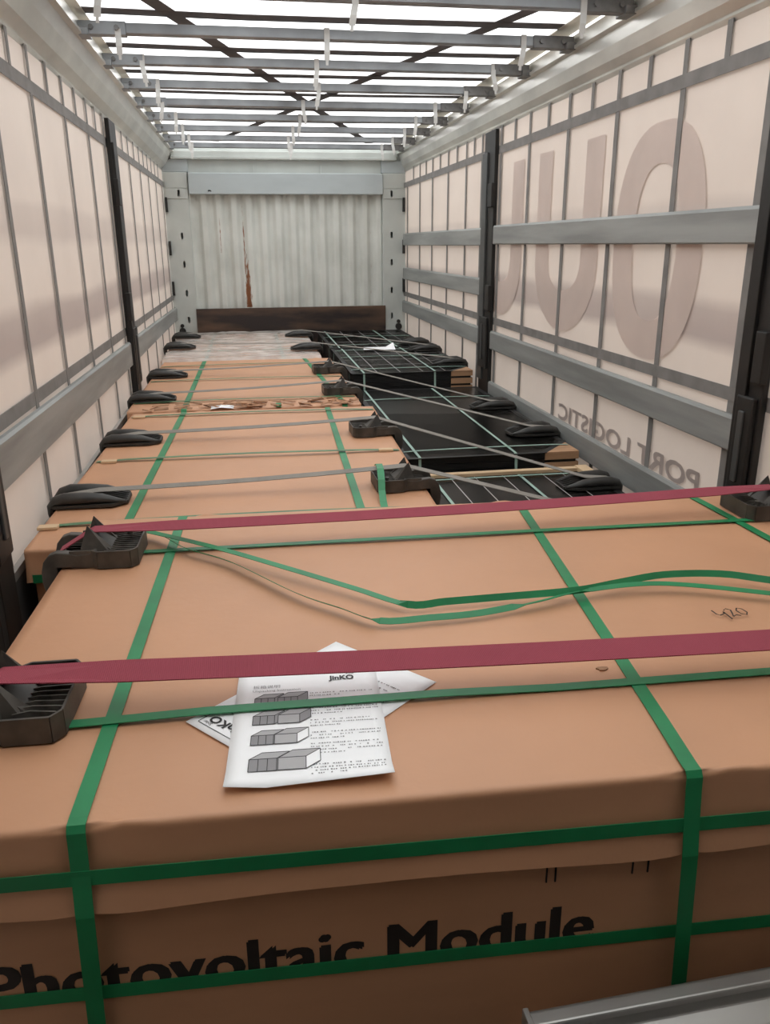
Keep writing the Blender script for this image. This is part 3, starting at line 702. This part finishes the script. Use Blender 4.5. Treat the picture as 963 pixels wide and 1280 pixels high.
KP = [(1.168, 2.72, .62), (1.168, 3.42, .62), (1.168, 4.22, .69), (1.168, 4.99, .69), (1.168, 6.20, .80), (1.168, 7.09, .80)]
for i, ((x, y), (x2, y2), (x3, y3, z3)) in enumerate(zip(LP, RP, KP)):
    protector('B', x, y, Z8 + (.02 if i > 3 else 0), False, 'smooth black protector at the left end of the %s grey strap counted from the red' % cnt[i])
    protector('A' if i < 4 else 'B', x2, y2, Z8 + (.02 if i > 3 else 0), True, 'black protector on the inner carton edge under the %s grey strap from the red' % cnt[i], .02)
    protector('B', x3, y3, z3+.005, True, 'flat black protector on the module stacks ending the %s grey strap from the red' % cnt[i], .02)
protector('B', 1.168, 7.58, .805, True, 'flat black protector on the module stacks, last before the plywood kick panel', .04)

# ================================================================== straps
def strap_thing(name, pts, w, m, label, group, wd=(0, 1, 0), t=.0025):
    return tag(mk(name, lambda b: ribbon(b, pts, w, t, wd), m), label, 'strap', group)
# red ratchet straps, peak to peak over the protectors
def redpath(xa, ya, xb, yb, z, zfoot):
    return [(xa-.028, ya, .02), (xa-.028, ya, z+.0), (xa-.012, ya, z+.024), (xa+.066, ya, z+.071), (xa+.078, ya, z+.0765)] + \
        [(xa+.078+(xb-xa-.156)*t, ya+(yb-ya)*t, z+.0765-.010*math.sin(math.pi*t)) for t in (.1, .2, .35, .5, .65, .8, .9)] + \
        [(xb-.078, yb, z+.0765), (xb-.066, yb, z+.071), (xb+.012, yb, z+.024), (xb+.028, yb, z+.0), (xb+.028, yb, .02)]
def dirs(n, tilt): return [(0, 1, 0)]*5 + [(0, math.cos(tilt), math.sin(tilt))]*(n-10) + [(0, 1, 0)]*5
rp1 = redpath(-1.007, 1.356, 1.154, 1.215, Z9+.002, 0); rp2 = redpath(-.980, 2.14, 1.188, 2.167, Z9, 0)
strap_thing('ratchet_strap', rp1, .058, RED, 'crimson ratchet strap running over the white papers', 'red ratchet straps', dirs(len(rp1), .22))
strap_thing('ratchet_strap', rp2, .048, RED, 'crimson ratchet strap behind the loose green band, towards the row of cartons', 'red ratchet straps', dirs(len(rp2), .25))
# the hidden right end of the first strap also rests on a protector
protector('A', 1.154, 1.215, Z9, True, 'ribbed black protector at the right end of the red strap over the papers', rz)
for i, ((x, y), (x2, y2), (x3, y3, z3)) in enumerate(zip(LP, RP, KP)):
    zl = Z8+(.02 if i > 3 else 0)
    hr = .0775 if i < 4 else .058
    pts = [(x-.006, y, .02), (x-.006, y, zl-.082), (x-.0285, y, zl-.053), (x-.0295, y, zl-.006), (x-.02, y, zl+.017), (x+.0, y, zl+.025), (x+.14, y, zl+.042)]
    a = Vector((x+.14, y, zl+.042)); b_ = Vector((x2-.077, y2, zl+hr))
    pts += [tuple(a.lerp(b_, t)+Vector((0, 0, -.008*math.sin(math.pi*t)))) for t in (.15, .3, .5, .7, .85)] + [tuple(b_)]
    c = Vector((x3-.13, y3, z3+(.047 if i < 4 else .058)))
    pts += [tuple(b_.lerp(c, t)) for t in (.06, .3, .6, .9)] + [tuple(c), (x3-.02, y3, z3+.036), (x3+.0, y3, z3+.030), (x3+.02, y3, z3+.022), (x3+.029, y3, z3-.001), (x3+.028, y3, z3-.05), (x3+.006, y3, z3-.095), (x3+.006, y3, .02)]
    tw = (.032, .032, .027, .024, .022, .022)[i]
    strap_thing('lashing_strap', pts, tw, GREY, 'grey webbing lashing strap across cartons and modules, %s from the red straps' % cnt[i], 'grey lashing straps', (0, .97, .22))

# loose green band lying in a long bow on the printed carton, and a short stub over the first grey strap
def zz(x, y): return NH
lo1 = [(-.90, 2.30, .93), (-.837, 2.28, .932), (-.6, 2.085, .932), (-.417, 1.911, .93), (-.25, 1.75, .926), (-.139, 1.648, .921), (-.05, 1.648, .921), (.069, 1.65, .921), (.26, 1.648, .924), (.38, 1.668, .927), (.505, 1.687, .93), (.644, 1.672, .928), (.747, 1.623, .924), (.95, 1.50, .921), (1.10, 1.40, .921)]
lo2 = [(-.90, 2.30, .932), (-.785, 2.262, .926), (-.72, 2.19, .924), (-.66, 2.10, .922), (-.538, 1.982, .920), (-.386, 1.764, .918), (-.29, 1.66, .918), (-.213, 1.582, .918), (-.1, 1.578, .918), (.012, 1.582, .918), (.15, 1.61, .92), (.271, 1.642, .924), (.425, 1.655, .925), (.54, 1.636, .922), (.707, 1.563, .919), (.9, 1.46, .918), (1.10, 1.39, .92)]
def smooth_path(p, n=5):
    out = []; P = [Vector(q) for q in p]
    for i in range(len(P)-1):
        a, b, c, d = P[max(i-1, 0)], P[i], P[i+1], P[min(i+2, len(P)-1)]
        for k in range(n):
            t = k/n; out.append(.5*((2*b)+(c-a)*t+(2*a-5*b+4*c-d)*t*t+(3*b-a-3*c+d)*t**3))
    out.append(P[-1]); return out
lb_root = thing('loose_band', (0, 0, 0), 0, 'loose bright green packing band bent in a long bow on the printed carton', 'band')
def tilted(p, a0): 
    res = []
    for i, q in enumerate(p):
        tg = (p[min(i+1, len(p)-1)]-p[max(i-1, 0)]).normalized(); sd = Vector((0, 0, 1)).cross(tg).normalized()
        a = a0(q); res.append(sd*math.cos(a)+Vector((0, 0, 1))*math.sin(a))
    return res
s1 = smooth_path(lo1); s2 = smooth_path(lo2)
mk('upper_strand', lambda b: ribbon(b, s1, .017, .0014, tilted(s1, lambda q: .15 if q.x < -.14 else 1.0)), GREEN, lb_root)
mk('lower_strand', lambda b: ribbon(b, s2, .017, .0014, tilted(s2, lambda q: -.62 if q.x < -.22 else (.5 if q.x < .1 else (-.35 if q.x < .3 else .2)))), GREEN, lb_root)
tag(mk('band_tail', lambda b: ribbon(b, [(.005, 3.03, .876), (.004, 2.985, .893), (.001, 2.93, .889), (-.004, 2.872, .862), (-.008, 2.84, .83), (-.014, 2.77, .8075), (-.022, 2.68, .8065)], .026, .0015, (1, 0, 0)), GREEN), 'short bright green band tail looped over the first grey strap', 'band')

# ================================================================== papers
def sheet(name, org, e1, w, h, z, label, curl):
    root = thing(name, (org[0], org[1], z), math.atan2(e1[1], e1[0]), label, 'paper')
    nx, ny = 12, 16; hh = lambda x, y: curl(x/w, y/h)
    def f(b):
        g = [[b.verts.new((w*i/nx, h*j/ny, hh(w*i/nx, h*j/ny))) for j in range(ny+1)] for i in range(nx+1)]
        for i in range(nx):
            for j in range(ny): b.faces.new((g[i][j], g[i+1][j], g[i+1][j+1], g[i][j+1]))
    o = mk('page', f, PAPER, root, smooth=True)
    so = o.modifiers.new('solid', 'SOLIDIFY'); so.thickness = .0004; so.offset = -1
    return root, hh
def words(root, hh, x0, x1, y, hgt, m, seed, density=.8, name='text_line'):
    rnd = random.Random(seed)
    def f(b):
        x = x0
        while x < x1:
            L_ = rnd.uniform(.35, .8)*hgt
            if rnd.random() < density:
                zt = hh(min(x, x1), y)+.0011
                abox(b, (x+L_/2, y+rnd.uniform(-.04, .04)*hgt, zt), (L_*.7, hgt*rnd.uniform(.3, .5), .0003))
            x += L_+rnd.choice((hgt*.1, hgt*.1, hgt*.5))
    mk(name, f, m, root)['kind'] = 'stuff'
def flat(b, pts, z): b.faces.new([b.verts.new((x, y, z)) for x, y in pts])
# lower sheet, turned
e1 = Vector((.755, .656)); e2 = Vector((.656, -.755))
# page frame: "right" of the page is -e2, "up" is -e1 ; origin bottom-left seen by its reader
o2 = (-.316+.262*.656, 1.527-.262*.755)
p2, h2 = sheet('paper_sheet', o2, (-.656, .755), .262, .387, NH+.0045, 'white printed sheet turned askew under the instruction sheet', lambda u, v: .0004)
text_mesh('JinKO', INK, p2, Matrix.Translation((.16, .335, .0016)), 'logo', bold=.03, w=.075, h=.026)
text_mesh('Solar', INK, p2, Matrix.Translation((.218, .362, .0016)), 'logo_word', w=.02, h=.007)
mk('rule_line', lambda b: [bb(b, .02, .245, y, y+.0012, .0011, .0015) for y in (.372, .318)] + [bb(b, x, x+.0012, .318, .372, .0011, .0015) for x in (.02, .245)], INK, p2)
for k in range(14): words(p2, h2, .03, .03+.2*(.55+.45*((k*7) % 5)/5), .29-k*.017, .006, INKG, 300+k)
# instruction sheet
o1 = (-.538, 1.066); ea = (.2625, -.0165)
p1, h1 = sheet('instruction_sheet', o1, ea, .265, .362, NH+.0068, 'white instruction sheet with four grey box drawings on the printed carton', lambda u, v: .0006+.014*max(0, .12-v)/.12*(u-.25 if u > .25 else (.25-u)*1.6)*1.2)
mt = Matrix.Translation
text_mesh('JinKO', INK, p1, mt((.172, .306, .0018)), 'logo', bold=.035, w=.048, h=.021)
text_mesh('Solar', INK, p1, mt((.205, .330, .0018)), 'logo_word', w=.018, h=.006)
text_mesh('拆箱说明', INKG, p1, mt((.03, .293, .0018)), 'heading', w=.05, h=.011)
text_mesh('Unpacking Instruction', INKG, p1, mt((.03, .279, .0018)), 'heading', w=.088, h=.009)
# four drawings of boxes being unpacked
def drawing(x, y, s, kind):
    z = .0017; g = [INKG, INKL, INK]
    dk, ltp, ed, wh = bmesh.new(), bmesh.new(), bmesh.new(), bmesh.new()
    def brick(bx, by, w, d, h, n, front_white=False, z=z):
        kx, ky = .55*d, .45*d
        flat(ltp, [(bx, by+h), (bx+w, by+h), (bx+w+kx, by+h+ky), (bx+kx, by+h+ky)], z)
        flat(ltp if n == 1 else dk, [(bx, by), (bx+w, by), (bx+w, by+h), (bx, by+h)], z)
        flat(wh if front_white else dk, [(bx+w, by), (bx+w+kx, by+ky), (bx+w+kx, by+h+ky), (bx+w, by+h)], z)
        for k in range(n+1):
            xx = bx+w*k/n; bb(ed, xx-.0006, xx+.0006, by, by+h, z, z+.0003)
        for p, q in (((bx, by+h), (bx+w, by+h)), ((bx, by), (bx+w, by)), ((bx+w, by+h), (bx+w+kx, by+h+ky)), ((bx+kx, by+h+ky), (bx+w+kx, by+h+ky)), ((bx+w+kx, by+ky), (bx+w+kx, by+h+ky)), ((bx+w, by), (bx+w+kx, by+ky)), ((bx, by+h), (bx+kx, by+h+ky))):
            ribbon(ed, [(*p, z+.0002), (*q, z+.0002)], .0012, .0003, (-(q[1]-p[1]), q[0]-p[0], 0))
    brick(x, y, .036*s, .03*s, .026*s, 3); 
    brick(x+.042*s*(1 if kind < 2 else .9), y, .036*s, .034*s, .026*s, 1 if kind else 3, kind >= 2, z+.0004)
    par = bpy.data.objects.new('drawing', None)
    obj('drawing_fill', dk, INKG, p1)['kind'] = 'stuff'; obj('drawing_top', ltp, INKL, p1)['kind'] = 'stuff'; obj('drawing_line', ed, INK, p1)['kind'] = 'stuff'
    if len(wh.verts): obj('drawing_page', wh, PAPER, p1)
    else: wh.free()
for k, (yy, s) in enumerate(((.232, 1.0), (.172, 1.05), (.112, 1.05), (.04, 1.25))): drawing(.035, yy, s, k)
ln = 0
for y0, n, ink in ((.268, 2, INKG), (.225, 4, INKG), (.178, 3, INKG), (.14, 3, INKG), (.107, 4, INKG), (.05, 4, INKG)):
    for k in range(n):
        words(p1, h1, .135, .255 if k < n-1 else .19, y0-k*.0088, .0055, ink, 50+ln, .85); ln += 1

# folded white paper on the dark stack, scrap on carton
def folded(b):
    v = [b.verts.new(p) for p in ((.52, 7.16, .811), (.80, 7.12, .811), (.81, 7.30, .853), (.74, 7.30, .815), (.54, 7.30, .815))]
    b.faces.new((v[0], v[1], v[3], v[4])); b.faces.new((v[1], v[2], v[3]))
fo = mk('folded_paper', folded, PAPER); so = fo.modifiers.new('s', 'SOLIDIFY'); so.thickness = .0015
tag(fo, 'folded white paper lying on the dark module stacks', 'paper')

# ================================================================== aluminium tailboard at the foot of the carton
tb = thing('tailboard', (0, .902, 0), .03, 'aluminium tailboard edge in front of the printed carton', 'tailboard')
mk('board', lambda b: prism(b, [(-.05, 0), (.02, 0), (.02, .54), (.012, .548), (-.012, .548), (-.016, .54), (-.016, .52), (-.05, .505), (-.055, .49)], 'x', -.085, 1.2), ALU, tb, bevel=.003)
mk('rib', lambda b: bb(b, -.08, 1.2, -.062, -.05, .41, .44), ALU, tb, bevel=.003)
mk('end_cap', lambda b: bb(b, -.092, -.082, -.056, .022, 0, .548), ALU, tb, bevel=.002)
